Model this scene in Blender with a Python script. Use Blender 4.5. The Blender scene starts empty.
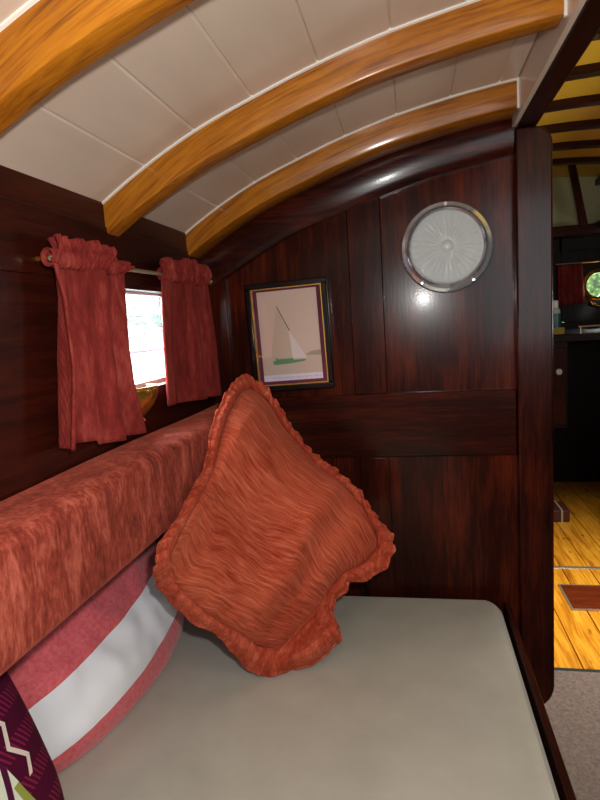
import bpy, bmesh, math, random
from mathutils import Vector, Matrix, noise
random.seed(7)
S = bpy.context.scene
COL = S.collection
PI = math.pi

# ------------------------------------------------------------------ helpers
class MB:
    """collects shapes given in world metres; build() links them as ONE mesh object"""
    def __init__(self): self.bm = bmesh.new(); self.uv = None
    def box(self, x0, x1, y0, y1, z0, z1):
        v = [self.bm.verts.new(p) for p in ((x0,y0,z0),(x1,y0,z0),(x1,y1,z0),(x0,y1,z0),(x0,y0,z1),(x1,y0,z1),(x1,y1,z1),(x0,y1,z1))]
        for f in ((0,3,2,1),(4,5,6,7),(0,1,5,4),(1,2,6,5),(2,3,7,6),(3,0,4,7)): self.bm.faces.new([v[i] for i in f])
        return self
    def grid(self, fn, nu, nv, closed_u=False, uv=True):
        if uv and self.uv is None: self.uv = self.bm.loops.layers.uv.new('UVMap')
        R = [[self.bm.verts.new(fn(i/nu, j/nv)) for j in range(nv+1)] for i in range(nu if closed_u else nu+1)]
        n = len(R)
        for i in range(nu):
            for j in range(nv):
                f = self.bm.faces.new((R[i][j], R[(i+1)%n][j], R[(i+1)%n][j+1], R[i][j+1]))
                f.smooth = True
                if self.uv:
                    for l,(a,b) in zip(f.loops, ((i,j),(i+1,j),(i+1,j+1),(i,j+1))): l[self.uv].uv = (a/nu, b/nv)
        return self
    def sweep(self, pts, section, smooth=False):
        """section: function(k) -> list of points at station k; pts = number of stations"""
        rings = [[self.bm.verts.new(p) for p in section(k)] for k in range(pts)]
        m = len(rings[0])
        for a, b in zip(rings, rings[1:]):
            for i in range(m):
                f = self.bm.faces.new((a[i], a[(i+1)%m], b[(i+1)%m], b[i])); f.smooth = smooth
        self.bm.faces.new(rings[0][::-1]); self.bm.faces.new(rings[-1])
        return self
    def tube(self, path, r, n=10, smooth=True):
        path = [Vector(p) for p in path]
        rr = r if isinstance(r, (list, tuple)) else [r]*len(path)
        def sec(k):
            a = path[max(k-1,0)]; b = path[min(k+1,len(path)-1)]
            t = (b-a).normalized(); s = Vector((0,0,1)) if abs(t.z) < .9 else Vector((1,0,0))
            u = t.cross(s).normalized(); w = t.cross(u)
            return [path[k]+u*rr[k]*math.cos(2*PI*i/n)+w*rr[k]*math.sin(2*PI*i/n) for i in range(n)]
        return self.sweep(len(path), sec, smooth)
    def lathe(self, prof, M, n=48, mod=None):
        """prof (r,h) revolved about local z, placed by matrix M"""
        rings = []
        for r, h in prof:
            if r < 1e-6: rings.append([self.bm.verts.new(M @ Vector((0,0,h)))])
            else: rings.append([self.bm.verts.new(M @ Vector((r*math.cos(2*PI*i/n), r*math.sin(2*PI*i/n), h + (mod(r,i) if mod else 0)))) for i in range(n)])
        for a, b in zip(rings, rings[1:]):
            for i in range(n):
                j = (i+1)%n
                if len(a)==1 and len(b)==1: continue
                if len(a)==1: f = self.bm.faces.new((a[0], b[i], b[j]))
                elif len(b)==1: f = self.bm.faces.new((a[i], b[0], a[j]))
                else: f = self.bm.faces.new((a[i], b[i], b[j], a[j]))
                f.smooth = True
        return self
    def prism(self, poly, fn, d0, d1):
        """poly of 2-D points, fn(p, d) -> 3-D point; closed solid between depths d0 and d1"""
        a = [self.bm.verts.new(fn(p, d0)) for p in poly]; b = [self.bm.verts.new(fn(p, d1)) for p in poly]
        n = len(poly)
        self.bm.faces.new(a[::-1]); self.bm.faces.new(b)
        for i in range(n): self.bm.faces.new((a[i], a[(i+1)%n], b[(i+1)%n], b[i]))
        return self
    def build(self, name, m, parent=None, loc=None, bevel=0, seg=2, solid=0, subd=0):
        bm = self.bm
        bmesh.ops.recalc_face_normals(bm, faces=bm.faces)
        if parent is not None: org = Vector(WORLD[parent.name])
        elif loc is not None: org = Vector(loc)
        else:
            xs = [v.co for v in bm.verts]
            org = Vector(((min(v.x for v in xs)+max(v.x for v in xs))/2, (min(v.y for v in xs)+max(v.y for v in xs))/2, min(v.z for v in xs)))
        bmesh.ops.translate(bm, vec=-org, verts=bm.verts)
        for f in bm.faces: f.smooth = True
        me = bpy.data.meshes.new(name); bm.to_mesh(me); bm.free()
        me.set_sharp_from_angle(angle=.55)
        o = bpy.data.objects.new(name, me); COL.objects.link(o)
        me.materials.append(m)
        if parent is not None: o.parent = parent; WORLD[o.name] = tuple(org)
        else: o.location = org; WORLD[o.name] = tuple(org)
        if solid: md = o.modifiers.new('thickness','SOLIDIFY'); md.thickness = solid; md.offset = 0
        if bevel: md = o.modifiers.new('bevel','BEVEL'); md.width = bevel; md.segments = seg; md.limit_method = 'ANGLE'; md.angle_limit = .6
        if subd: md = o.modifiers.new('smooth','SUBSURF'); md.levels = subd; md.render_levels = subd
        return o
WORLD = {}
def tag(o, label=None, cat=None, group=None, kind=None):
    for k, v in (('label',label),('category',cat),('group',group),('kind',kind)):
        if v: o[k] = v
    return o
def thing(name, label, cat, loc, group=None):
    o = bpy.data.objects.new(name, None); COL.objects.link(o); o.location = loc; o.empty_display_size = .03
    WORLD[o.name] = tuple(loc)
    return tag(o, label, cat, group)
def struct(o): o['kind'] = 'structure'; return o
def interp(x, tab):
    if x <= tab[0][0]: return tab[0][1]
    for (a, b), (c, d) in zip(tab, tab[1:]):
        if x <= c: return b + (d-b)*(x-a)/(c-a)
    return tab[-1][1]

# ---------------------------------------------------------------- materials
def srgb(r, g, b):
    f = lambda c: (c/255/12.92) if c/255 <= .04045 else ((c/255+.055)/1.055)**2.4
    return (f(r), f(g), f(b), 1)
class NT:
    def __init__(self, name):
        self.m = bpy.data.materials.new(name); self.m.use_nodes = True
        self.t = self.m.node_tree; self.n = self.t.nodes; self.p = self.n['Principled BSDF']
    def new(self, kind, **kw):
        x = self.n.new(kind)
        for k, v in kw.items():
            if k in x.inputs: self.set(x.inputs[k], v)
            else: setattr(x, k, v)
        return x
    def set(self, inp, v):
        if hasattr(v, 'is_output') : self.t.links.new(v, inp)
        else: inp.default_value = v
    def coord(self, out='Object', scale=(1,1,1), rot=(0,0,0)):
        tc = self.new('ShaderNodeTexCoord'); mp = self.new('ShaderNodeMapping')
        self.t.links.new(tc.outputs[out], mp.inputs['Vector']); mp.inputs['Scale'].default_value = scale; mp.inputs['Rotation'].default_value = rot
        return mp.outputs[0]
    def noise(self, vec, scale, detail=4, rough=.55, dist=0):
        x = self.new('ShaderNodeTexNoise'); self.set(x.inputs['Vector'], vec); x.inputs['Scale'].default_value = scale
        x.inputs['Detail'].default_value = detail; x.inputs['Roughness'].default_value = rough; x.inputs['Distortion'].default_value = dist
        return x.outputs['Fac']
    def ramp(self, fac, stops, interp='LINEAR'):
        x = self.new('ShaderNodeValToRGB'); self.set(x.inputs['Fac'], fac); cr = x.color_ramp; cr.interpolation = interp
        while len(cr.elements) < len(stops): cr.elements.new(.5)
        for e, (p, c) in zip(cr.elements, stops): e.position = p; e.color = c if len(c) == 4 else (*c, 1)
        return x.outputs['Color']
    def mix(self, fac, a, b, mode='MIX'):
        x = self.new('ShaderNodeMix', data_type='RGBA', blend_type=mode)
        self.set(x.inputs['Factor'], fac); self.set(x.inputs['A'] if 0 else x.inputs[6], a); self.set(x.inputs[7], b)
        return x.outputs[2]
    def math(self, op, a, b=0):
        x = self.new('ShaderNodeMath', operation=op); self.set(x.inputs[0], a); self.set(x.inputs[1], b); return x.outputs[0]
    def bump(self, h, strength=.3, dist=.002, normal=None):
        x = self.new('ShaderNodeBump'); self.set(x.inputs['Height'], h); x.inputs['Strength'].default_value = strength; x.inputs['Distance'].default_value = dist
        if normal is not None: self.set(x.inputs['Normal'], normal)
        return x.outputs[0]
    def out(self, **kw):
        for k, v in kw.items(): self.set(self.p.inputs[k.replace('_',' ')], v)
        return self.m
def plain(name, rgb, rough=.5, metal=0, **kw):
    t = NT(name); return t.out(Base_Color=srgb(*rgb), Roughness=rough, Metallic=metal, **kw)

def wood(name, dark, mid, light, axis='z', rough=.23, coat=.11, grain=1.0, pores=.10, blotch=.5):
    """varnished timber with the grain running along one axis"""
    t = NT(name)
    st = {'x':(.07,1,1),'y':(1,.07,1),'z':(1,1,.07)}[axis]
    v = t.coord('Object', st)
    g = t.noise(v, 42*grain, 6, .65, .6)
    fine = t.noise(v, 260*grain, 3, .6)
    big = t.noise(t.coord('Object', {'x':(.3,1,1),'y':(1,.3,1),'z':(1,1,.3)}[axis]), 9, 3, .5, .4)
    a = t.math('ADD', t.math('MULTIPLY', g, .6), t.math('MULTIPLY', fine, .4))
    a = t.math('ADD', t.math('MULTIPLY', a, 1-blotch*.5), t.math('MULTIPLY', big, blotch*.5))
    c = t.ramp(a, [(.36, srgb(*dark)), (.5, srgb(*mid)), (.64, srgb(*light))])
    peel = t.noise(t.coord('Object'), 300, 2, .5)
    n = t.bump(fine, pores, .0006); n2 = t.bump(peel, .10, .0005)
    return t.out(Base_Color=c, Roughness=rough, Normal=n, Specular_IOR_Level=.14, Coat_Weight=coat, Coat_IOR=1.4, Coat_Roughness=.10, Coat_Normal=n2)

def ash(name, axis='x'):
    """golden ring-porous ash: dark parallel grain streaks on orange"""
    t = NT(name)
    st = {'x':(.05,1,1)}[axis]
    at = t.new('ShaderNodeAttribute', attribute_name='grain'); mp = t.new('ShaderNodeMapping'); t.set(mp.inputs['Vector'], at.outputs['Vector']); mp.inputs['Scale'].default_value = st; v = mp.outputs[0]
    a1 = t.noise(v, 70, 5, .62, 1.2); f = t.noise(v, 330, 3, .6)
    ring = t.math('ADD', t.math('MULTIPLY', a1, .5), t.math('MULTIPLY', f, .5))
    c = t.ramp(ring, [(.36, srgb(84,38,6)), (.44, srgb(140,76,10)), (.54, srgb(174,104,18)), (.7, srgb(190,122,28))])
    mb = t.new('ShaderNodeMapping'); t.set(mb.inputs['Vector'], at.outputs['Vector']); mb.inputs['Scale'].default_value = (.35,1,1); big = t.noise(mb.outputs[0], 14, 3, .5, 1.2)
    c = t.mix(.3, c, t.ramp(big, [(.35, srgb(122,62,8)), (.65, srgb(190,122,26))]))
    n = t.bump(f, .12, .0005)
    return t.out(Base_Color=c, Roughness=.36, Normal=n, Specular_IOR_Level=.25, Coat_Weight=.15, Coat_Roughness=.12)

def velvet(name, dark, mid, light, patch=30, streak=(1,1,.25), weave=None, sheen=.5, bump=.3, contrast=(.35,.65)):
    t = NT(name)
    a = t.noise(t.coord('Object', streak), patch, 5, .7, .5)
    b = t.noise(t.coord('Object', streak), patch*6, 3, .6)
    s = t.math('ADD', t.math('MULTIPLY', a, .65), t.math('MULTIPLY', b, .35))
    c = t.ramp(s, [(contrast[0], srgb(*dark)), (.5, srgb(*mid)), (contrast[1], srgb(*light))])
    h = b
    if weave:
        w = t.new('ShaderNodeTexWave', wave_type='BANDS', bands_direction=weave[1]); t.set(w.inputs['Vector'], t.coord(weave[2], rot=weave[3]))
        w.inputs['Scale'].default_value = weave[0]; w.inputs['Distortion'].default_value = weave[4]; w.inputs['Detail'].default_value = 2; w.inputs['Detail Scale'].default_value = weave[5]
        h = t.math('ADD', t.math('MULTIPLY', w.outputs['Fac'], .8), t.math('MULTIPLY', b, .3))
        c = t.mix(weave[6], c, t.ramp(w.outputs['Fac'], [(.1, srgb(*dark)), (.7, srgb(*light))]))
    n = t.bump(h, bump, .002)
    t.p.inputs['Sheen Tint'].default_value = srgb(*light)
    return t.out(Base_Color=c, Roughness=.85, Normal=n, Sheen_Weight=sheen, Sheen_Roughness=.45, Specular_IOR_Level=.15)

M = {}
M['mahogany'] = wood('mahogany_upright', (23,7,4), (48,15,8), (80,27,13), 'z')
M['mahogany_x'] = wood('mahogany_athwart', (23,7,4), (48,15,8), (84,28,13), 'x')
M['mahogany_y'] = wood('mahogany_foreaft', (28,8,5), (50,15,8), (70,23,11), 'y', rough=.35, coat=.10)
M['mahogany_dark'] = wood('mahogany_dark', (22,8,5), (44,16,9), (62,24,13), 'y', rough=.3)
M['mahogany_dark_x'] = wood('mahogany_dark_athwart', (28,10,6), (52,20,10), (70,28,14), 'x', rough=.3)
M['mahogany_panel'] = wood('mahogany_panel', (22,7,4), (48,15,8), (96,34,14), 'z', grain=.8, blotch=.9)
M['ash'] = ash('golden_ash')
M['interior_dark'] = wood('dark_locker_wood', (12,5,3), (22,9,5), (34,14,7), 'z', rough=.45, coat=.05)
t = NT('cream_ceiling_paint')
n1 = t.noise(t.coord('Object', (1,.3,1)), 14, 4)
M['ceiling'] = t.out(Base_Color=t.ramp(n1, [(.3, srgb(212,192,172)), (.7, srgb(222,203,184))]), Roughness=.32, Normal=t.bump(t.noise(t.coord('Object'), 90, 3), .1, .001), Coat_Weight=.2, Coat_Roughness=.2)
M['white_paint'] = plain('white_gloss_paint', (232,226,214), .35)
M['yellow_paint'] = plain('cream_yellow_paint', (244,200,62), .5)
M['pale_panel'] = plain('pale_green_cream_panel', (176,172,128), .6)
M['bolster'] = velvet('rust_crushed_velvet', (92,32,23), (138,56,42), (182,94,76), patch=34, streak=(1,1,.35), sheen=.45, contrast=(.38,.63))
M['curtain'] = velvet('dusky_red_corduroy', (84,22,19), (126,38,34), (160,68,58), patch=22, streak=(1,1,.3), weave=(120,'Y','Object',(.35,0,0),1.5,2,.10), sheen=.5, bump=.3)
t = NT('orange_ribbed_chenille')
uvr = t.coord('UV', rot=(0,0,math.radians(-79)))
def vnoise(vec, s):
    x = t.new('ShaderNodeTexNoise'); t.set(x.inputs['Vector'], vec); x.inputs['Scale'].default_value = s; x.inputs['Detail'].default_value = 2; return x.outputs['Color']
off = t.new('ShaderNodeVectorMath', operation='MULTIPLY_ADD'); t.set(off.inputs[0], vnoise(t.coord('UV'), 3.2)); off.inputs[1].default_value = (.14,.14,0); t.set(off.inputs[2], uvr)
mp = t.new('ShaderNodeMapping'); t.set(mp.inputs['Vector'], off.outputs[0]); mp.inputs['Scale'].default_value = (92,6,1)
ribs = t.noise(mp.outputs[0], 1.0, 3, .6, .3)
fuzz = t.noise(t.coord('Object'), 260, 3, .6); lay = t.noise(t.coord('Object'), 11, 3, .5)
c = t.ramp(ribs, [(.30, srgb(110,38,24)), (.43, srgb(158,63,41)), (.55, srgb(183,85,59)), (.72, srgb(206,116,91))])  # shading put into the rib colour: darker grooves, lighter pile highlights
c = t.mix(.35, c, t.ramp(lay, [(.35, srgb(140,46,26)), (.65, srgb(196,94,66))]))
M['cushion'] = t.out(Base_Color=c, Roughness=.85, Sheen_Weight=.3, Sheen_Roughness=.45, Sheen_Tint=srgb(214,130,100), Specular_IOR_Level=.12,
    Normal=t.bump(t.math('ADD', t.math('MULTIPLY', ribs, .8), t.math('MULTIPLY', fuzz, .25)), .8, .004))
M['ruffle'] = velvet('orange_velvet_frill', (136,48,30), (168,69,46), (194,100,76), patch=40, sheen=.4)
M['mattress'] = None
t = NT('beige_cotton_canvas')
w = t.noise(t.coord('Object'), 420, 2, .5); b = t.noise(t.coord('Object'), 14, 3)
M['mattress'] = t.out(Base_Color=t.ramp(b, [(.3, srgb(178,176,164)), (.7, srgb(188,186,174))]), Roughness=.9, Normal=t.bump(w, .15, .001), Sheen_Weight=.15)
t = NT('pink_white_stripe_cotton')
uvn = t.new('ShaderNodeSeparateXYZ'); t.set(uvn.inputs[0], t.coord('UV'))
vv = t.math('ADD', t.math('ADD', uvn.outputs['Y'], t.math('SUBTRACT', t.math('MULTIPLY', t.math('SUBTRACT', 1.0, uvn.outputs['X']), .16), .03)), t.math('MULTIPLY', t.math('SUBTRACT', t.noise(t.coord('UV'), 9, 2), .5), .012))
pinkn = t.ramp(t.noise(t.coord('Object'), 160, 3), [(.3, srgb(202,76,86)), (.7, srgb(220,106,112))])
whit = srgb(232,234,240)
st = t.ramp(vv, [(0,(0,0,0)),(.185,(1,1,1)),(.40,(0,0,0)),(.72,(1,1,1)),(.88,(0,0,0))], 'CONSTANT')
M['stripe'] = t.out(Base_Color=t.mix(st, pinkn, whit), Roughness=.85, Sheen_Weight=.2, Normal=t.bump(t.noise(t.coord('Object'), 500, 2), .12, .001))
# purple woven cover with a white zigzag, rows of pink dashes and pale green patches
t = NT('purple_zigzag_weave')
sp = t.new('ShaderNodeSeparateXYZ'); t.set(sp.inputs[0], t.coord('UV'))
U, V = sp.outputs['X'], sp.outputs['Y']
tri = t.math('PINGPONG', V, .055)
edge = t.math('ADD', U, t.math('MULTIPLY', V, .22))
zz = t.math('ABSOLUTE', t.math('SUBTRACT', edge, t.math('ADD', .915, t.math('MULTIPLY', tri, .55))))
zig = t.math('MULTIPLY', t.math('LESS_THAN', zz, .007), t.math('MULTIPLY', t.math('GREATER_THAN', V, .34), t.math('LESS_THAN', V, .75)))
dash = t.math('MULTIPLY', t.math('GREATER_THAN', t.math('SINE', t.math('MULTIPLY', t.math('ADD', U, t.math('MULTIPLY', V, .6)), 420)), .3),
              t.math('GREATER_THAN', t.math('SINE', t.math('MULTIPLY', V, 62)), .1))
c = t.mix(t.math('MULTIPLY', dash, .5), srgb(76,12,44), srgb(160,42,80))
pale = t.math('LESS_THAN', edge, t.math('SUBTRACT', .905, t.math('MULTIPLY', V, .06)))
green = t.math('MULTIPLY', t.math('GREATER_THAN', edge, .865), t.math('LESS_THAN', V, .36))
pc = t.mix(green, srgb(214,222,200), srgb(150,156,74))
band = t.math('LESS_THAN', t.math('ABSOLUTE', t.math('SUBTRACT', U, t.math('ADD', .70, t.math('MULTIPLY', V, .20)))), .009)
pc = t.mix(band, pc, srgb(80,20,56))
c = t.mix(pale, c, pc); c = t.mix(zig, c, srgb(226,214,200))
M['purple'] = t.out(Base_Color=c, Roughness=.95, Specular_IOR_Level=.1, Sheen_Weight=0.0, Normal=t.bump(t.noise(t.coord('Object'), 700, 2), .2, .001))
M['chrome'] = plain('chrome', (232,236,244), .17, .88)
M['brass'] = plain('polished_brass', (226,170,76), .26, .9)
M['steel'] = plain('steel_rod', (190,176,150), .35, .8)
t = NT('fluted_frosted_glass')
M['lens'] = t.out(Base_Color=srgb(204,208,208), Roughness=.2, Transmission_Weight=.05, Coat_Weight=.5, Coat_Roughness=.05)
t = NT('clear_glass')
tr = t.new('ShaderNodeBsdfTransparent'); gl = t.new('ShaderNodeBsdfGlossy'); gl.inputs['Roughness'].default_value = .02
lw = t.new('ShaderNodeLayerWeight'); lw.inputs['Blend'].default_value = .5
fac = t.math('ADD', t.math('MULTIPLY', t.math('POWER', lw.outputs['Facing'], 4), .5), .04)
mx = t.new('ShaderNodeMixShader'); t.t.links.new(fac, mx.inputs[0]); t.t.links.new(tr.outputs[0], mx.inputs[1]); t.t.links.new(gl.outputs[0], mx.inputs[2])
t.t.links.new(mx.outputs[0], t.n['Material Output'].inputs['Surface'])
M['glass'] = t.m
M['black_frame'] = plain('black_lacquer', (16,13,12), .22)
M['gilt'] = plain('gilt', (200,152,62), .35, .7)
M['maroon_mat'] = plain('maroon_card', (92,24,52), .8)
def flat(n, rgb, r=.7): return plain(n, rgb, r)
M['print_sky'] = flat('print_sky', (208,180,164)); M['print_sea'] = flat('print_sea', (196,172,156)); M['print_hull'] = flat('print_hull', (92,140,100))
M['print_sail'] = flat('print_sail', (198,170,150)); M['print_jib'] = flat('print_jib', (216,200,194)); M['print_land'] = flat('print_land', (160,146,120))
M['print_mast'] = flat('print_mast', (70,52,46)); M['print_paper'] = flat('print_paper', (216,206,220)); M['ink'] = flat('ink', (120,104,130))
t = NT('carpet_pile_grey')
M['carpet'] = t.out(Base_Color=t.ramp(t.noise(t.coord('Object'), 90, 5, .8), [(.3, srgb(82,70,66)), (.7, srgb(128,112,106))]), Roughness=1, Normal=t.bump(t.noise(t.coord('Object'), 260, 3), .6, .004))
t = NT('honey_pine_boards')
v = t.coord('Object', (1,.07,1))
f = t.noise(v, 60, 5, .6, .8); k = t.noise(t.coord('Object', (1,.45,1)), 16, 2, .5)
c = t.ramp(f, [(.3, srgb(150,84,14)), (.5, srgb(206,138,34)), (.7, srgb(226,166,52))])
c = t.mix(t.ramp(k, [(.66,(0,0,0)),(.74,(1,1,1))]), c, srgb(120,66,16))
M['pine'] = t.out(Base_Color=c, Roughness=.3, Coat_Weight=.3, Coat_Roughness=.15)
M['gap'] = plain('dark_caulk', (48,34,18), .8)
M['hatch_red'] = wood('red_brown_hatch', (66,24,10), (92,36,15), (112,48,20), 'x', rough=.3)
M['green_dark'] = plain('dark_green_fabric', (26,36,30), .9)
M['bottle_teal'] = plain('teal_label', (40,86,92), .4); M['bottle_body'] = plain('bottle_clear_plastic', (160,178,176), .25); M['bottle_cap'] = plain('white_cap', (214,210,206), .4)
M['sponge'] = plain('yellow_sponge', (150,124,58), .9); M['white_plastic'] = plain('white_plastic', (170,172,176), .35)
M['book_red'] = plain('dark_red_cover', (72,28,24), .7); M['strap'] = plain('pale_strap', (160,146,126), .7)
M['hull_white'] = plain('white_gelcoat', (236,236,236), .4); M['rail_grey'] = plain('grey_rail', (50,54,66), .5); M['strake'] = plain('mauve_strake', (92,64,80), .6)
t = NT('leaves'); M['leaf'] = t.out(Base_Color=t.ramp(t.noise(t.coord('Object'), 16, 4, .7), [(.38, srgb(24,40,14)), (.52, srgb(58,84,30)), (.66, srgb(128,142,66))]), Roughness=.8)
t = NT('washed_out_far_leaves'); M['far_leaf'] = t.out(Base_Color=t.ramp(t.noise(t.coord('Object'), 5, 4, .7), [(.35, srgb(112,124,116)), (.55, srgb(150,160,152)), (.75, srgb(186,194,186))]), Roughness=.9)  # leaf colour paled to stand in for the overexposed view
M['bark'] = plain('bark', (70,58,46), .9)
M['water'] = plain('river_water', (120,130,130), .15)
# ------------------------------------------------------------------ camera
cd = bpy.data.cameras.new('camera'); cam = bpy.data.objects.new('camera', cd); COL.objects.link(cam)
cd.sensor_fit = 'HORIZONTAL'; cd.sensor_width = 36; cd.lens = 36*578/600; cd.clip_start = .02; cd.clip_end = 300
cam.matrix_world = Matrix(((.9805,.03499,.19338,0),(.1867,.14129,-.9722,0),(-.06134,.98935,.132,1.1),(0,0,0,1)))
S.camera = cam

# ------------------------------------------------------------- room setting
YB = 1.262                       # face of the bulkhead panels
PROF = [(-.50,1.262),(-.45,1.297),(-.416,1.318),(-.375,1.343),(-.33,1.366),(-.29,1.385),(-.25,1.401),(-.205,1.416),(-.16,1.433),(-.112,1.448),(-.06,1.463),(-.013,1.475),(.05,1.487),(.10,1.496),(.15,1.503),(.215,1.511)]
def P(x):                        # smooth underside of the cambered deck
    return sum(interp(x+d, PROF) for d in (-.03,-.015,0,.015,.03))/5
# floor: pine boards laid fore and aft, in two lengths
m = MB(); x = -.95; k = 0
while x < 1.75:
    for y0, y1 in ((-1.25, 2.495), (2.505, 3.9)): m.box(x+.0015, x+.1085, y0, y1, -.03, 0)
    x += .11
fl = struct(m.build('floor', M['pine'], bevel=.0012, seg=1)); fl['label'] = 'honey pine floor boards'
m = MB(); m.box(-.95, 1.75, -1.25, 3.9, -.06, -.031); b = m.build('sub_floor', M['gap'], fl)
m = MB(); m.box(.2, .93, 2.49, 2.512, -.01, .003); struct(m.build('trim_1', M['steel'], bevel=.001))
# deck underside: planks with V-grooves, running fore and aft
m = MB(); seams = [-.375,-.295,-.207,-.112,-.014,.085,.17]
xs = sorted(set([-.50+.0115*i for i in range(63)] + [s+d for s in seams for d in (-.0022,0,.0022)]))
low = [(x, P(x) + (.0028 if any(abs(x-s) < 1e-6 for s in seams) else 0)) for x in xs if x <= .2125]
m.prism(low + [(.2125,1.6),(-.5,1.6)], lambda p, d: (p[0], d, p[1]), -1.25, 1.30)
ceil = struct(m.build('ceiling', M['ceiling'])); ceil['label'] = 'cream painted plank ceiling'
m = MB(); m.box(.204, .212, -1.25, 1.236, 1.449, 1.52); struct(m.build('trim_2', M['ceiling']))
# caulked paint edges where the ceiling meets the beams
beamY = [(.475,.512),(.832,.871),(1.160,1.230)]
m = MB()
for y0, y1 in beamY:
    N = 40
    def sec(k, y0=y0): 
        x = -.449 + (.651)*k/N; z = P(x); return [(x,y0-.0035,z+.002),(x,y0-.003,z-.002),(x,y0+.001,z-.0035),(x,y0+.001,z+.002)]
    m.sweep(N+1, sec)
    m.prism([(.2005,-.05),(.2050,-.05),(.2050,.002),(.2005,.002)], lambda p, d: (p[0], d, P(.2)+p[1]), y0-.002, y0+.003)
m.build('paint_edge', M['white_paint'], ceil)
# cabin side with the window opening
m = MB(); W = (.745, 1.115, 1.004, 1.172)
m.box(-.50,-.45,-1.25,W[0],.87,1.30); m.box(-.50,-.45,W[1],YB,.87,1.30)
m.box(-.50,-.45,W[0],W[1],.87,W[2]); m.box(-.50,-.45,W[0],W[1],W[3],1.30)
wl = struct(m.build('wall_left', M['mahogany_y']))
m = MB(); m.box(-.45,-.4465,-1.25,YB,1.1785,1.262); m.build('upper_board', M['mahogany_y'], wl, bevel=.0012)
m = MB(); m.box(-.45,-.4485,-1.25,1.25,1.262,1.30); m.build('beam_shelf', M['mahogany_y'], wl, bevel=.002)
# side deck and hull side outboard of the back rest
struct(MB().box(-.90,-.45,-1.25,1.30,.835,.87).build('side_deck', M['interior_dark']))
struct(MB().box(-.90,-.86,-1.25,1.30,0,.835).build('wall_hull', M['interior_dark']))
win = struct(MB().box(-.492,-.478,W[0]-.0,W[0]+.014,W[2],W[3]).box(-.492,-.478,W[1]-.014,W[1],W[2],W[3]).box(-.492,-.478,W[0],W[1],W[2],W[2]+.007).box(-.492,-.478,W[0],W[1],W[3]-.004,W[3]).build('window_1', M['white_paint']))
MB().box(-.487,-.484,W[0]+.01,W[1]-.01,W[2]+.004,W[3]-.003).build('window_pane', M['glass'], win)

# bulkhead
def arc(cx, cz, r, a0, a1, n=8): return [(cx+r*math.cos(math.radians(a0+(a1-a0)*i/n)), cz+r*math.sin(math.radians(a0+(a1-a0)*i/n))) for i in range(n+1)]
xz = lambda p, d: (p[0], d, p[1])
foot = [(.178,.225)] + arc(.218,.285,.060,-90,0,8)
topc = arc(.246,1.415,.032,0,90,8)
CORN = [(-.47,1.150),(-.45,1.178),(-.396,1.210),(-.30,1.262),(-.226,1.296),(-.124,1.326),(-.071,1.343),(.048,1.376),(.202,1.402),(.23,1.406)]
def CB(x): return sum(interp(x+d, CORN) for d in (-.02,0,.02))/3
poly = [(-.86,0),(.178,0)] + foot + topc + [(.2125,1.447)] + [(x, P(x)+.004) for x in [.2-.05*i for i in range(14)]] + [(-.45,.87),(-.86,.87)]
m = MB(); m.prism(poly, xz, YB, 1.30); bh = struct(m.build('wall_front', M['mahogany_panel'])); bh['label'] = 'varnished mahogany panelled bulkhead'
def rect(x0,x1,z0,z1): return [(x0,z0),(x1,z0),(x1,z1),(x0,z1)]
MB().prism(foot[1:] + topc + [(.2095,1.447),(.2095,.225)], xz, 1.236, YB).build('end_post', M['mahogany'], bh, bevel=.004, seg=3)
MB().prism(rect(-.449,.209,.797,.937), xz, 1.25, YB).build('rail', M['mahogany_x'], bh, bevel=.0025)
MB().prism(rect(-.449,-.401,.937,1.24), xz, 1.25, YB).build('stile', M['mahogany'], bh, bevel=.0025)
MB().prism(rect(-.126,-.055,.937,1.36), xz, 1.25, YB).build('stile', M['mahogany'], bh, bevel=.0025)
MB().prism(rect(-.122,-.057,.40,.797), xz, 1.25, YB).build('stile', M['mahogany'], bh, bevel=.0025)
MB().prism(rect(-.449,-.401,.40,.797), xz, 1.25, YB).build('stile', M['mahogany'], bh, bevel=.0025)
N = 44
def sec(k):
    x = -.449 + .657*k/N; b = CB(x); tp = P(x)-.030; h = tp-b
    return [(x,YB,b),(x,1.2475,b),(x,1.2445,b+.004)] + [(x, 1.2445-.009*math.sin(PI*min(1,s*.75)), b+.006+(h-.006)*s) for s in (.15,.3,.45,.6,.75,.88,1)] + [(x,YB,tp)]
MB().sweep(N+1, sec, True).build('cornice', M['mahogany_x'], bh)
# carlin and cabin trunk over the passage
c = MB().box(.212,.252,-1.25,3.80,1.449,1.50).build('carlin_beam', M['mahogany_dark'], bevel=.004)
tag(c, 'dark fore-and-aft beam along the right edge of the white ceiling, above the bulkhead post', 'beam')
struct(MB().box(.2135,.259,-1.25,3.80,1.50,1.90).build('wall_trunk', M['pale_panel']))
def ZR(x): return 1.836 + .030*(1-((x-.69)/.43)**2)
m = MB(); xs = [.259+.02691*i for i in range(33)]
m.prism([(x, ZR(x)) for x in xs] + [(1.12,1.95),(.259,1.95)], xz, -1.25, 3.80)
struct(m.build('ceiling_trunk', M['yellow_paint']))
for i, yc in enumerate((.60,.91,1.22,1.53,1.86,2.15,2.455,2.76,3.07,3.38)):
    m = MB()
    def sec(k, yc=yc):
        x = .260+.860*k/30; z = ZR(x); return [(x,yc-.026,z+.001),(x,yc-.026,z-.026),(x,yc+.026,z-.026),(x,yc+.026,z+.001)]
    ROOFLAB = 'dark roof beam across the cream yellow ceiling beyond the passage, '
    nm = ['out of view behind the camera','out of view behind the camera','','','the nearest at the top right corner','the second one from the top right corner','the third one down','the fourth one down','the fifth one down','the farthest one, over the slanting strut'][i]
    if i < 4: continue
    o = m.sweep(31, sec).build('roof_beam', M['mahogany_dark_x'], bevel=.003)
    tag(o, ROOFLAB + nm, 'beam', 'dark beams under the yellow roof')
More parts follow.
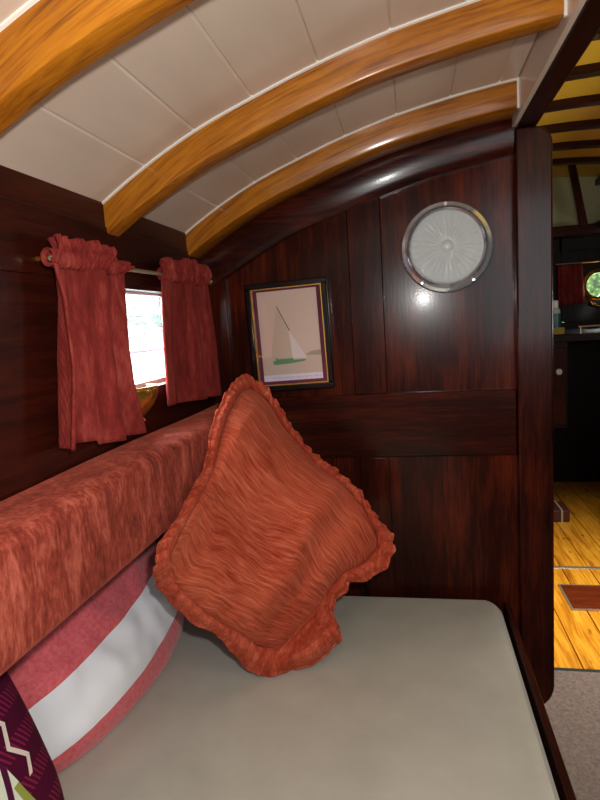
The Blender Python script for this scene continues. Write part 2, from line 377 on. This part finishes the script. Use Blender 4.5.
# starboard trunk side, side deck, hull
m = MB(); m.box(1.12,1.16,-1.25,3.80,1.57,1.95); struct(m.build('wall_coaming', M['pale_panel']))
m = MB(); m.box(1.085,1.12,-1.25,3.80,1.79,1.825); struct(m.build('trim_3', M['mahogany_dark'], bevel=.003))
m = MB(); m.box(1.06,1.70,-1.25,3.80,1.53,1.57); struct(m.build('trim_4', M['mahogany_dark'], bevel=.003))
struct(MB().box(1.65,1.70,-1.25,3.80,-.03,1.57).build('wall_right', M['interior_dark']))
struct(MB().box(.16,.20,1.30,3.80,-.03,1.449).build('wall_passage', M['interior_dark']))
struct(MB().box(-.95,1.75,-1.30,-1.25,-.06,1.95).build('wall_back', M['interior_dark']))
struct(MB().box(-.95,1.75,-1.30,3.9,1.95,1.98).build('roof', M['white_paint'])) 
struct(MB().box(-.505,.2125,-1.25,1.30,1.60,1.64).build('deck', M['white_paint']))
# forward end wall with the round porthole
PX, PZ, PR = 1.110, 1.217, .076
def holed(m, x0, x1, z0, z1, y0, y1, n=40):
    sq, ci = [], []
    for i in range(n):
        a = 2*PI*i/n; dx, dz = math.cos(a), math.sin(a)
        tx = ((x1-PX) if dx > 0 else (x0-PX))/dx if abs(dx) > 1e-9 else 9; tz = ((z1-PZ) if dz > 0 else (z0-PZ))/dz if abs(dz) > 1e-9 else 9
        s = min(tx, tz); sq.append((PX+dx*s, PZ+dz*s)); ci.append((PX+dx*PR, PZ+dz*PR))
    for y in (y0, y1):
        A = [m.bm.verts.new((p[0],y,p[1])) for p in sq]; B = [m.bm.verts.new((p[0],y,p[1])) for p in ci]
        for i in range(n): m.bm.faces.new((A[i],A[(i+1)%n],B[(i+1)%n],B[i]))
        if y == y0: B0 = B
        else:
            for i in range(n): m.bm.faces.new((B0[i],B0[(i+1)%n],B[(i+1)%n],B[i]))
m = MB(); holed(m, .9, 1.32, 1.0, 1.43, 3.80, 3.84)
m.box(.16,1.70,3.80,3.84,-.06,1.003); m.box(.16,.903,3.80,3.84,1.0,1.53); m.box(1.317,1.70,3.80,3.84,1.0,1.53); m.box(.89,1.33,3.80,3.84,1.427,1.53)
we = struct(m.build('wall_end', M['interior_dark']))
MB().box(.16,1.70,3.802,3.84,1.53,1.95).build('upper_panel', M['pale_panel'], we)
struct(MB().box(.20,1.12,3.66,3.80,1.50,1.56).build('trim_5', M['mahogany_dark_x'], bevel=.004))
Mp = Matrix.Translation((PX,3.80,PZ)) @ Matrix.Rotation(PI/2,4,'X')
w2 = struct(MB().lathe([(PR-.002,-.038),(PR-.004,.012),(PR+.006,.016),(PR+.018,.010),(PR+.02,0)], Mp).build('window_2', M['brass']))
MB().lathe([(0,-.02),(PR,-.02),(PR,-.024),(0,-.024)], Mp).build('window_pane', M['glass'], w2)
m = MB(); m.tube([(PX-.05,3.803,PZ-.088),(PX-.045,3.765,PZ-.115),(PX,3.758,PZ-.13),(PX+.045,3.765,PZ-.115),(PX+.05,3.803,PZ-.088)], .008)
tag(m.build('porthole_clip', M['brass']), 'dull brass loop below the round porthole', 'fitting')
m = MB()
m.grid(lambda u, v: (.875+.135*u+.018*v*u, 3.765+.010*math.sin(u*26), 1.345-.235*v), 36, 10)
tag(m.build('porthole_curtain', M['curtain'], solid=.003), 'dim red curtain hanging left of the round porthole', 'curtain')
m = MB(); m.tube([(.86,3.765,1.352),(1.30,3.765,1.352)], .004)
tag(m.build('porthole_curtain_rod', M['steel']), 'thin rod above the round porthole', 'curtain rod')
m = MB(); m.prism([(.826,1.822),(.862,1.822),(.925,1.50),(.885,1.50)], xz, 3.335, 3.36)
tag(m.build('roof_strut', M['mahogany'], bevel=.003), 'slanting brown strut hanging from the farthest roof beam', 'strut')

# ---------------------------------------------------------- deck beams (ash)
lab = ['honey ash ceiling beam nearest the camera, cutting the top left corner', 'honey ash ceiling beam in the middle, its end just above the left curtain', 'honey ash ceiling beam farthest away, tight against the bulkhead']
for (y0, y1), L in zip(beamY, lab):
    N = 48
    def sec(k):
        x = -.449 + .650*k/N; z = P(x); d = .052 if y0 < .6 else .047; c = .0035
        return [(x,y0,z+.001),(x,y0,z-d+c),(x,y0+c*.4,z-d+c*.3),(x,y0+c,z-d),(x,y1-c,z-d),(x,y1-c*.4,z-d+c*.3),(x,y1,z-d+c),(x,y1,z+.001)]
    o = MB().sweep(N+1, sec).build('deck_beam', M['ash'], loc=(-.12,(y0+y1)/2,1.35))
    at = o.data.attributes.new('grain', 'FLOAT_VECTOR', 'POINT')     # timber grain follows the sawn curve of the beam
    for v_, d_ in zip(o.data.vertices, at.data):
        q = v_.co + Vector((-.12,(y0+y1)/2,1.35)); d_.vector = (q.x*1.1, q.y, q.z-P(q.x)+.35*max(0,-.15-q.x)**2)
    tag(o, L, 'beam', 'ash beams under the white ceiling')

# ---------------------------------------------------------- bunk + mattress
bk = thing('bunk', 'dark wooden bunk base with a narrow front board beside the carpet', 'bunk', (-.34,.3,0))
MB().box(-.858,.160,-1.1,1.2355,0,.355).build('base', M['interior_dark'], bk)
MB().box(.1745,.1865,-1.1,1.2355,.02,.478).build('front_board', M['mahogany_y'], bk, bevel=.004, seg=3)
out = [(-.855,-1.05),(.168,-1.05)] + arc(.118,1.190,.050,0,90,8) + [(-.855,1.240)]
m = MB()
def ms(k):
    ins, z = [(.006,.356),(0,.364),(0,.464),(.003,.474),(.010,.4815),(.020,.484)][k]
    return [(max(-.855+ins, min(x, .168)) - (ins if x > .10 else 0)*(1), min(y, 1.240-ins) if y > 0 else y+ins, z) for x, y in out]
m.sweep(6, ms, True)
mt = tag(m.build('bunk_mattress', M['mattress']), 'beige canvas covered bunk mattress with rounded far corner', 'mattress')

# ---------------------------------------------------------------- back rest
def bsec(k):
    ys = [-1.05] + [-1.0+2.24*i/40 for i in range(41)] + [1.2475]
    y = ys[k]; e = .008 if k in (0,42) else 0
    r = .018; pts = []
    for cx, cz, a0 in ((-.370,.914,0),(-.432,.914,90),(-.432,.828,180),(-.370,.828,270)):
        for i in range(6):
            a = math.radians(a0+90*i/5); pts.append((cx+(r-e)*math.cos(a), y, cz+(r-e)*math.sin(a) + .0016*math.sin(y*9+1)*(a0<180)))
    return pts
tag(MB().sweep(43, bsec, True).build('backrest_bolster', M['bolster']), 'long rust velvet back rest bolster fixed along the cabin side below the window', 'bolster')

# ----------------------------------------------------------------- curtains
def fold(u, s, n):
    w = u+.10*math.sin(2*PI*u+s); a = math.sin(2*PI*n*w+s)
    return 1.3*(abs(a)**.7)*(1 if a > 0 else -1) + .3*math.sin(2*PI*n*2.3*u+2*s)
def curtain(name, label, left, right, ztop, zrod, seed, n, bottom, amp):
    """left/right: tables z -> y of the two side edges; bottom(u) -> hem height"""
    yc = (left[0][1]+right[0][1])/2
    c = thing(name, label, 'curtain', (-.43, yc, bottom(.5)), 'red curtains at the cabin window')
    L = sorted(left); R_ = sorted(right)
    def pos(u, z, a):
        y0, y1 = interp(z, L), interp(z, R_)
        return (-.4255 + a*fold(u, seed, n), y0+(y1-y0)*u, z)
    def panel(u, v):
        z = zrod + (bottom(u)-zrod)*v
        return pos(u, z, amp*(.35+.65*min(1, v*1.8)))
    MB().grid(panel, 90, 34).build('curtain_panel', M['curtain'], c, solid=.0035)
    def head(u, v):
        zt = ztop(u); z = zrod-.006 + (zt-zrod+.006)*v
        p = pos(u, z, amp*(.35+.15*v)); w = .0035*math.sin(u*95+seed)*(.4+v) + .003*math.sin(u*41)
        return (p[0]+.006*math.sin(PI*v)+w, p[1], p[2]+.0016*math.sin(u*37+seed)*v - .013*v*(2*u-1)**6)
    MB().grid(head, 120, 10).build('heading', M['curtain'], c, solid=.003)
    def gather(u, v):
        a = 2*PI*v; r = .0085+.0018*math.sin(u*100)
        y0, y1 = interp(zrod, L), interp(zrod, R_)
        return (-.4255+r*math.cos(a), y0+(y1-y0)*u, zrod+.001+r*1.15*math.sin(a))
    MB().grid(gather, 90, 12).build('rod_pocket', M['curtain'], c)
    return c
hem = lambda u: .965-.014*u if u < .46 else .952-.012*u+.006
curtain('curtain', 'gathered red curtain left of the bright window, the wider and lower one',
        [(1.24,.645),(1.20,.640),(1.185,.643),(1.15,.648),(1.05,.636),(.95,.613)], [(1.24,.838),(1.215,.848),(1.198,.820),(1.165,.812),(1.08,.794),(1.03,.796),(.93,.826)],
        lambda u: 1.233-.018*u-.004*math.sin(u*9), 1.196, .6, 2.1, hem, .0125)
curtain('curtain', 'gathered red curtain right of the bright window, beside the bulkhead',
        [(1.24,.972),(1.215,.962),(1.195,.968),(1.10,.958),(.94,.948)], [(1.24,1.178),(1.215,1.196),(1.195,1.190),(1.10,1.196),(.94,1.206)],
        lambda u: 1.228+.010*u+.003*math.sin(u*14), 1.199, 2.1, 1.7, lambda u: .968-.015*u, .009)
rd = thing('curtain_rod', 'thin pale curtain rod across the top of the bright window', 'curtain rod', (-.4255,.92,1.197))
MB().tube([(-.4255,.648,1.196),(-.4255,.9,1.1985),(-.4255,1.225,1.201)], .0032).build('rod', M['steel'], rd)
for y in (.652,1.222): MB().tube([(-.447,y,1.197),(-.4255,y,1.197),(-.421,y,1.203)], .003).build('hook', M['brass'], rd)
# brass fitting below the pane
bf = thing('brass_fitting', 'polished brass cup shaped fitting on the sill under the bright window', 'fitting', (-.44,.878,.965))
def cup(u, v):
    a = PI*u; w = .040*(1-v**2.6*.72); d = .030*(1-v**2.2*.8)
    return (-.449+d*math.sin(a)+.002, .878-w*math.cos(a), 1.010-.046*v)
MB().grid(cup, 28, 14).build('cup', M['brass'], bf, solid=.003)
MB().tube([(-.449+.031*math.sin(PI*i/16), .878-.041*math.cos(PI*i/16), 1.0105) for i in range(17)], .0025).build('lip', M['brass'], bf)
MB().tube([(-.45,.878,.957),(-.444,.878,.955),(-.441,.878,.959)], .005).build('screw', M['brass'], bf)
MB().lathe([(0,.004),(.004,.003),(.005,0)], Matrix.Translation((-.45,.775,.945)) @ Matrix.Rotation(PI/2,4,'Y'), 12)\
    .build('wall_screw', M['brass'], wl)

# ------------------------------------------------------------------ pillows
def pillow(name, mat, c, hu, hv, T, seed, wr, label, cat, nu=64, nv=48, sag=0):
    c, hu, hv = Vector(c), Vector(hu), Vector(hv); n = hu.cross(hv).normalized()
    if n.x < 0: n = -n
    m = MB()
    def sheet(sg):
        def f(a, b):
            u, v = 2*a-1, 2*b-1
            e = max(0,(1-abs(u)**3.2))*max(0,(1-abs(v)**3.2)); t_ = T*e**.55
            pu = u*(1-.05*(1-v*v)*0-.07*v*v*0) * (1-.055*(1-v*v)*u*u)
            pv = v*(1-.055*(1-u*u)*v*v)
            cr = 1-.15*(u*u*v*v); cx = -.045*(u*u)*(1 if name == 'striped_pillow' else 0)
            q = c+hu*pu*cr+hv*pv*cr
            w = wr*(noise.noise(Vector((u*3+seed,v*4,seed)))+.6*noise.noise(Vector((u*8,v*5+seed,seed))))*min(1,e*3)
            w += wr*.8*math.sin(14*(u+.5*v)+seed)*max(0,abs(v)-.6)*min(1,e*4)
            q = q+n*(sg*(t_+w)); q.x += cx; q.z = max(q.z, .4845)
            return q
        return f
    m.grid(sheet(1), nu, nv); m.grid(sheet(-1), nu, nv)
    bmesh.ops.remove_doubles(m.bm, verts=m.bm.verts, dist=.0004)
    return tag(m.build(name, mat), label, cat)
pillow('striped_pillow', M['stripe'], (-.588,.865,.650), (0,.290,0), (-.120,0,.178), .092, 3.1, .010, 'pink and white striped pillow tucked under the rust bolster', 'pillow')
pillow('patterned_cushion', M['purple'], (-.501,.307,.672), (0,.280,0), (-.085,0,.19), .078, 7.7, .003, 'purple cushion with white zigzag and pale green patches in the bottom left corner', 'cushion')

# --------------------------------------------------- ruffled orange cushion
OUTER = {'TR': [[-0.3306,1.12,1.0007],[-0.2927,1.1131,0.9817],[-0.2667,1.1055,0.9455],[-0.2355,1.0947,0.8923],[-0.1965,1.0838,0.8449],[-0.148,1.0732,0.8112],[-0.1057,1.0628,0.7736],[-0.0815,1.0539,0.7334],[-0.0526,1.0457,0.7015],[-0.0462,1.04,0.6726]],
 'RN': [[-0.0462,1.04,0.6726],[-0.0635,1.027,0.6428],[-0.1002,1.0115,0.6227],[-0.1286,1.0012,0.6258],[-0.136,0.9936,0.6079],[-0.1575,0.985,0.5999]],
 'NB': [[-0.1575,0.985,0.5999],[-0.1567,0.9803,0.585],[-0.1615,0.9755,0.57],[-0.1469,0.9688,0.5549],[-0.1453,0.9621,0.5338],[-0.1813,0.9474,0.5023],[-0.225,0.9326,0.4900],[-0.2645,0.9098,0.490]],
 'BL': [[-0.2645,0.9098,0.490],[-0.2959,0.8939,0.5076],[-0.3136,0.8609,0.5649],[-0.3269,0.8321,0.6128],[-0.3469,0.8089,0.636],[-0.3632,0.7759,0.6829],[-0.3674,0.7647,0.6989],[-0.3738,0.7394,0.7362],[-0.350,0.690,0.7880]],
 'LT': [[-0.350,0.690,0.7880],[-0.338,0.6863,0.823],[-0.338,0.75,0.8344],[-0.338,0.8096,0.8563],[-0.338,0.8716,0.8754],[-0.338,0.9049,0.9132],[-0.338,0.9323,0.9424],[-0.338,1.004,0.976],[-0.338,1.0814,0.9971],[-0.3306,1.12,1.0007]]}
SEAM = {'TR': [[-0.3241,1.12,0.976],[-0.2863,1.1117,0.9514],[-0.2635,1.1019,0.9058],[-0.2227,1.0896,0.857],[-0.1836,1.0783,0.8152],[-0.1313,1.0659,0.7826],[-0.0981,1.0547,0.7409],[-0.0786,1.0454,0.7013],[-0.0775,1.04,0.6761]],
 'RN': [[-0.0775,1.04,0.6761],[-0.0999,1.0247,0.6528],[-0.1412,1.0043,0.6395],[-0.1679,0.985,0.6112]],
 'NB': [[-0.1679,0.985,0.6112],[-0.18,0.9723,0.5922],[-0.2189,0.9429,0.5586],[-0.2475,0.92,0.5327]],
 'BL': [[-0.2475,0.92,0.5327],[-0.2756,0.8916,0.5557],[-0.3031,0.8518,0.6062],[-0.3302,0.8091,0.6559],[-0.3464,0.7682,0.7089],[-0.3507,0.7376,0.7513],[-0.336,0.700,0.793]],
 'LT': [[-0.336,0.700,0.793],[-0.328,0.7319,0.8211],[-0.328,0.8078,0.8427],[-0.328,0.8862,0.8715],[-0.328,0.9212,0.9095],[-0.328,0.9646,0.9408],[-0.328,1.0558,0.9744],[-0.3241,1.12,0.976]]}
def along(pts, t):
    pts = [Vector(p) for p in pts]; d = [0]
    for a, b in zip(pts, pts[1:]): d.append(d[-1]+(b-a).length)
    s = t*d[-1]
    for i in range(len(pts)-1):
        if s <= d[i+1]+1e-9:
            k = (s-d[i])/max(1e-9, d[i+1]-d[i]); return pts[i].lerp(pts[i+1], k)
    return pts[-1]
def smooth_along(pts, t):
    return sum((along(pts, min(1, max(0, t+e)))*w for e, w in ((-.05,.25),(0,.5),(.05,.25))), Vector()) if .05 < t < .95 else along(pts, t)
rb = SEAM['RN'] + SEAM['NB'][1:]
ec = [lambda t: smooth_along(SEAM['TR'], t), lambda t: smooth_along(rb, t), lambda t: smooth_along(SEAM['BL'], t), lambda t: smooth_along(SEAM['LT'], t)]
# u runs T->R / L->B, v runs T->L / R->B
def coons(u, v):
    c0 = ec[0](u); c1 = ec[2](1-u); d0 = ec[3](1-v); d1 = ec[1](v)
    T_, R_, B_, L_ = Vector(SEAM['TR'][0]), Vector(SEAM['TR'][-1]), Vector(SEAM['BL'][0]), Vector(SEAM['LT'][0])
    return c0*(1-v)+c1*v+d0*(1-u)+d1*u-(T_*(1-u)*(1-v)+R_*u*(1-v)+B_*u*v+L_*(1-u)*v)
NRM = Vector((.42,-.80,.42)).normalized()
def keep(q):
    q.z = max(q.z, .4855); q.y = min(q.y, 1.228)
    if .79 < q.z < .955: q.x = max(q.x, -.3465)
    return q
cu = thing('ruffled_cushion', 'orange ribbed velvet cushion with frilled edge standing on one corner against the bulkhead', 'cushion', (-.22,.95,.484))
m = MB()
def face(sg, T):
    def f(u, v):
        e = (4*u*(1-u))*(4*v*(1-v)); q = coons(u, v)
        w = 0
        if sg > 0:
            w = .010*noise.noise(Vector((u*3.1+4,v*3.1,1.7)))*e + .004*noise.noise(Vector((u*9,v*7,3)))*e
            r = u-.62-.12*v; w += .016*math.exp(-(r/.07)**2)*e**.6 - .012*math.exp(-((r-.13)/.06)**2)*e**.6
            w += .004*math.sin(40*(u+.2*v))*max(0,.16-min(u,1-u,v,1-v))/.16*min(1,e*5)
        return keep(q + NRM*(sg*T*e**.5+w))
    return f
m.grid(face(1,.052), 88, 88); m.grid(face(-1,.022), 44, 44)
m.build('cushion_body', M['cushion'], cu)
segs = ['TR','RN','NB','BL','LT']; cnt = {'TR':170,'RN':60,'NB':70,'BL':130,'LT':150}
SP, OP = [], []
for s in segs:
    for i in range(cnt[s]): SP.append(along(SEAM[s], i/cnt[s])); OP.append(along(OUTER[s], i/cnt[s]))
n = len(SP); L_ = [0]
for i in range(n): L_.append(L_[-1]+(SP[(i+1)%n]-SP[i]).length)
def frill(u, v):
    i = int(round(u*n)) % n
    a, b = SP[i], OP[i]; l = L_[i]
    ph = l*2*PI/.024 + 4.5*noise.noise(Vector((l*14,0,2)))
    am = .0050+.0045*noise.noise(Vector((l*25,5,1))); flap = math.exp(-((i-265)/26)**2)
    q = a.lerp(b, v)
    q = q + NRM*((.010+.012*flap)*math.sin(PI*min(1,v*1.2)) - .032*flap*math.sin(PI*min(1,v*1.05)*2)*(1 if v < .52 else .6) + am*math.sin(ph)*v**.7 + .002*math.sin(ph*2.3+1)*v)
    q = q + (b-a).normalized()*(.0012*math.sin(ph*.5+1.3)*v)
    return keep(q)
MB().grid(frill, n, 8, closed_u=True, uv=False).build('frill', M['ruffle'], cu, solid=.0035)
def hemcord(u, v):
    i = int(round(u*n)) % n
    q = Vector(frill(u, 1.0)); a = 2*PI*v; d = (OP[i]-SP[i]).normalized()
    return keep(q + NRM*(.0038*math.sin(a)) + d*(.0038*math.cos(a)))
MB().grid(hemcord, n, 6, closed_u=True, uv=False).build('frill_hem', M['ruffle'], cu)

# ---------------------------------------------------------- bulkhead light
LX, LZ = .0765, 1.2355
bl = thing('bulkhead_light', 'round chrome rimmed light with fluted frosted glass on the bulkhead', 'light', (LX,YB,LZ))
ML = Matrix.Translation((LX,YB,LZ)) @ Matrix.Rotation(PI/2,4,'X')
MB().lathe([(.086,0),(.0915,.001),(.0925,.005),(.090,.0095),(.0835,.011),(.0815,.0145),(.080,.0205),(.0765,.0235),(.0735,.021),(.0725,.013),(.0725,.004)], ML, 96).build('chrome_rim', M['chrome'], bl)
def lens_mod(r, i): return .0011*math.cos(2*PI*i/8)*min(1, max(0,(r-.010)/.02))*(1 if r < .068 else .2)
MB().lathe([(.0735,.010),(.0725,.0185),(.068,.0225),(.060,.0245),(.045,.0265),(.030,.0275),(.018,.0275),(.013,.0265),(.0115,.0275),(.009,.0300),(.005,.0315),(0,.032)], ML, 256, lens_mod).build('glass_lens', M['lens'], bl)
MB().lathe([(0,.0125),(.0025,.0122),(.0035,.0105),(.0035,.009)], ML @ Matrix.Translation((0,.0868,0)), 14).build('screw', M['white_paint'], bl)
MB().lathe([(0,.0125),(.0025,.0122),(.0035,.0105),(.0035,.009)], ML @ Matrix.Translation((.052,-.0695,0)), 14).build('screw', M['chrome'], bl)
MB().lathe([(0,.0125),(.0025,.0122),(.0035,.0105),(.0035,.009)], ML @ Matrix.Translation((-.052,-.0695,0)), 14).build('screw', M['chrome'], bl)

# ------------------------------------------------------------ framed picture
FC = Vector((-.2605,0,1.0730)); FA = math.radians(-1.6)
pf = thing('picture_frame', 'small black framed sailing boat print hanging on the bulkhead above the orange cushion', 'picture', (FC.x, YB-.01, FC.z))
def fr(p, d): 
    c, s = math.cos(FA), math.sin(FA); return (FC.x + p[0]*c + p[1]*s, d, FC.z - p[0]*s*-1*-1 + p[1]*c)
FW, FH = .0900, .1180
def ring(x, z, w): return [rect(-x,x,z-w,z), rect(-x,x,-z,-z+w), rect(-x,-x+w,-z+w,z-w), rect(x-w,x,-z+w,z-w)]
m = MB()
for q in ring(FW, FH, .0125): m.prism(q, fr, 1.2315, 1.248)
m.build('frame', M['black_frame'], pf, bevel=.0025)
m = MB()
for q in ring(FW-.012, FH-.012, .0022): m.prism(q, fr, 1.2335, 1.248)
m.build('gilt_slip', M['gilt'], pf)
MB().prism(rect(-.077,.077,-.105,.105), fr, 1.2425, 1.246).build('mount', M['maroon_mat'], pf)
pr = MB().prism(rect(-.0665,.0655,-.0965,.0995), fr, 1.2415, 1.2425).build('print', M['print_sky'], pf)
MB().prism(rect(-.0665,.0655,-.083,-.043), fr, 1.2412, 1.2415).build('sea', M['print_sea'], pr)
MB().prism([(.030,-.043),(.0655,-.046),(.0655,-.034),(.045,-.036)], fr, 1.2410, 1.2412).build('far_bank', M['print_land'], pr)
MB().prism([(-.024,.068),(-.006,.020),(.006,-.048),(-.046,-.042)], fr, 1.2410, 1.2412).build('mainsail', M['print_sail'], pr)
MB().prism([(-.001,.012),(.034,-.050),(.002,-.049)], fr, 1.2408, 1.2410).build('jib', M['print_jib'], pr)
MB().prism([(-.0245,.066),(-.023,.066),(.001,.012),(-.0012,.012)], fr, 1.2406, 1.2408).build('mast', M['print_mast'], pr)
MB().prism([(-.043,-.056),(-.040,-.061),(.004,-.059),(.030,-.0555),(.031,-.0525),(.004,-.052),(.003,-.048),(-.032,-.0485),(-.033,-.045),(-.036,-.045),(-.036,-.051),(-.042,-.052)], fr, 1.2404, 1.2407).build('boat_hull', M['print_hull'], pr)
MB().prism(rect(-.0665,.0655,-.0965,-.083), fr, 1.2408, 1.2415).build('caption_strip', M['print_paper'], pr)
m = MB(); x = -.046
for L in (6,6,4,5,4):
    pts = []
    for i in range(L*5): pts.append(fr((x, -.0905+.0019*math.sin(i*1.25)+(.0028 if i%11 in (2,3) else 0)), 1.2407)); x += .00078
    m.tube(pts, .00028, 5); x += .003
m.build('handwriting', M['ink'], pr)
MB().prism(rect(-.077,.077,-.105,.105), fr, 1.2385, 1.2392).build('glass', M['glass'], pf)

# ------------------------------------------------------- floor and far cabin
cp = thing('carpet', 'grey brown carpet on the floor at the bottom right', 'carpet', (.7,.2,0))
MB().box(.192,1.55,-1.2,1.735,.001,.009).build('pile', M['carpet'], cp)
MB().box(.192,1.55,1.735,1.75,.001,.010).build('edge_binding', M['green_dark'], cp, bevel=.002)
fh = thing('floor_hatch', 'red brown hatch let into the pine boards', 'hatch', (.72,2.23,0))
MB().box(.545,.90,2.135,2.325,.0005,.006).build('lid', M['hatch_red'], fh, bevel=.001)
m = MB(); m.box(.537,.545,2.127,2.333,.0005,.005); m.box(.90,.908,2.127,2.333,.0005,.005); m.box(.545,.90,2.127,2.135,.0005,.005); m.box(.545,.90,2.325,2.333,.0005,.005)
m.build('hatch_trim', M['steel'], fh)
bx = thing('red_box', 'flat dark red box with a pale strap lying on the pine boards', 'box', (.68,3.14,0))
MB().box(.60,.765,3.06,3.22,.0005,.062).build('box_body', M['book_red'], bx, bevel=.006)
MB().box(.722,.731,3.058,3.222,.0005,.0645).build('strap', M['strap'], bx)
lk = thing('galley_locker', 'dark wooden locker with shelf top at the far end of the passage', 'locker', (.9,3.4,0))
MB().box(.21,1.64,3.0,3.795,.93,.965).build('worktop', M['interior_dark'], lk, bevel=.003)
MB().box(.21,.745,3.03,3.795,.50,.93).build('carcass', M['interior_dark'], lk)
MB().box(.21,.58,3.05,3.795,.0005,.50).build('plinth', M['interior_dark'], lk)
MB().box(.60,.735,3.018,3.03,.52,.90).build('door', M['mahogany_dark'], lk, bevel=.003)
MB().lathe([(0,.026),(.012,.024),(.016,.016),(.010,.008),(.008,0)], Matrix.Translation((.700,3.03-.010,.785)) @ Matrix.Rotation(PI/2,4,'X'), 20).build('knob', M['white_plastic'], lk)
MB().tube([(.79,3.012,1.0),(1.60,3.012,1.0)], .004).build('fiddle_rail', M['steel'], lk)
for x in (.80,1.2,1.58): MB().tube([(x,3.012,.963),(x,3.012,1.0)], .003).build('rail_post', M['steel'], lk)
bt = thing('bottle', 'small white capped bottle with teal label on the far locker', 'bottle', (.707,3.12,.965))
MB().lathe([(0,0),(.025,0),(.027,.004),(.027,.112),(.022,.126),(.014,.132),(.014,.136),(0,.136)], Matrix.Translation((.707,3.12,.9655)), 28).build('body', M['bottle_body'], bt)
MB().lathe([(.0274,.02),(.0278,.022),(.0278,.100),(.0274,.102)], Matrix.Translation((.707,3.12,.9655)), 28).build('label', M['bottle_teal'], bt)
MB().lathe([(.017,.130),(.018,.134),(.017,.164),(.014,.167),(0,.167)], Matrix.Translation((.707,3.12,.9655)), 28).build('cap', M['bottle_cap'], bt)
tag(MB().box(.680,.735,3.035,3.075,.9655,1.0).build('sponge', M['sponge'], bevel=.006, seg=3), 'yellow sponge in front of the small bottle', 'sponge')
sb = thing('settee', 'dark settee beside the pine boards in the far cabin', 'settee', (1.28,3.0,0))
MB().box(.935,1.64,2.55,2.99,.0005,.40).build('settee_base', M['interior_dark'], sb)
MB().box(.925,1.64,2.55,2.99,.401,.50).build('settee_cushion', M['green_dark'], sb, bevel=.02, seg=4)

# ------------------------------------------------------------------ outdoors
w = MB().box(-90,90,-60,120,-.62,-.60).build('river', M['water']); struct(w)
bo = thing('moored_boat', 'pale boat moored outside the bright window', 'boat', (-5.6,11,-.55))
def hs(k):
    y = 5.5+12*k/20; s = math.sin(PI*min(1,max(0,(k+.6)/21.2)))**.45
    return [(-5.6-.9*s,y,.72),(-5.6-.6*s,y,-.6),(-5.6+.3*s,y,-.6),(-5.6+.6*s,y,.72)]
MB().sweep(21, hs).build('hull', M['hull_white'], bo)
MB().tube([(-5.6+.61*math.sin(PI*(k+.6)/21.2)**.45, 5.5+12*k/20, .76) for k in range(21)], .035).build('rubbing_strake', M['strake'], bo)
MB().tube([(-5.06,7.0,1.10),(-5.0,11,1.11),(-5.06,16.0,1.10)], .016).build('guard_rail', M['rail_grey'], bo)
for y in (7.0,8.4,9.7,10.45,11.6,13,14.5,16.0): MB().tube([(-5.05,y,.70),(-5.05,y,1.1)], .018).build('stanchion', M['rail_grey'], bo)
MB().box(-6.1,-5.3,7.5,9.2,.70,1.15).build('cabin', M['hull_white'], bo, bevel=.05, seg=3)
def blob(m, c, r, seed, sq=1):
    bmesh.ops.create_icosphere(m.bm, subdivisions=4, radius=1, matrix=Matrix.Translation((0,0,0)))
    new = [v for v in m.bm.verts if not v.tag]
    for v in new:
        d = v.co.normalized(); k = r*(1+.28*noise.noise(d*2.2+Vector((seed,0,0)))+.20*noise.noise(d*6+Vector((0,seed,0)))+.12*noise.noise(d*15+Vector((0,0,seed))))
        v.co = Vector(c)+Vector((d.x*k,d.y*k,d.z*k*sq)); v.tag = True
    return m
for i, (x, y, h, r, L) in enumerate(((-24,46,4.0,2.2,'beside the left curtain'),(-23,53,4.8,2.5,'beside the right curtain'))):
    tr_ = thing('bank_tree', 'washed out pale tree seen through the bright window, ' + L, 'tree', (x,y,-.6), 'trees on the far bank')
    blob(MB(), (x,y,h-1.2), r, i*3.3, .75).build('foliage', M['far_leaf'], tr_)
    MB().tube([(x,y,-.6),(x+.1,y,1),(x,y,h-1)], [.3,.24,.16]).build('trunk', M['bark'], tr_)
sh = thing('shrub', 'sunlit green shrub seen through the round porthole', 'shrub', (1.75,6.2,-.6))
blob(MB(), (1.75,6.2,1.2), .85, 9.1, 1.1).build('foliage', M['leaf'], sh)
MB().tube([(1.75,6.2,-.6),(1.78,6.2,.4),(1.75,6.2,1.1)], [.08,.06,.04]).build('trunk', M['bark'], sh)

# ------------------------------------------------------------------ lighting
def area(name, loc, target, sx, sy, watts, col=(1,1,1)):
    l = bpy.data.lights.new(name, 'AREA'); l.shape = 'RECTANGLE'; l.size = sx; l.size_y = sy; l.energy = watts; l.color = col
    o = bpy.data.objects.new(name, l); COL.objects.link(o); o.location = loc
    o.rotation_euler = (Vector(target)-Vector(loc)).to_track_quat('-Z','Y').to_euler(); return o
fl_ = bpy.data.lights.new('camera_flash', 'POINT'); fl_.energy = 16.5; fl_.shadow_soft_size = .012; fl_.color = (1,.985,.965)
fo = bpy.data.objects.new('camera_flash', fl_); COL.objects.link(fo); fo.location = (.055,.0,1.170)
area('companionway_daylight', (.74,-1.2,1.32), (.55,1.2,1.30), .6, .85, 8, (.95,.98,1))
area('saloon_roof_fill', (1.62,1.9,1.12), (.5,1.75,1.86), .5, .3, 9, (1,.95,.85))  # added fill lamp out of view, brightens the yellow roof; no window there
ha = area('hatch_daylight', (.86,2.02,1.80), (.74,2.0,0), .45, .5, 12, (1,.93,.8))
ha.data.spread = 1.45
wd = bpy.data.worlds.new('sky'); S.world = wd; wd.use_nodes = True
bg = wd.node_tree.nodes['Background']; bg.inputs['Color'].default_value = (.90,.95,1,1); bg.inputs['Strength'].default_value = 16
S.view_settings.view_transform = 'Standard'; S.view_settings.look = 'None'; S.view_settings.gamma = 1; S.view_settings.use_curve_mapping = False
S.view_settings.exposure = .12
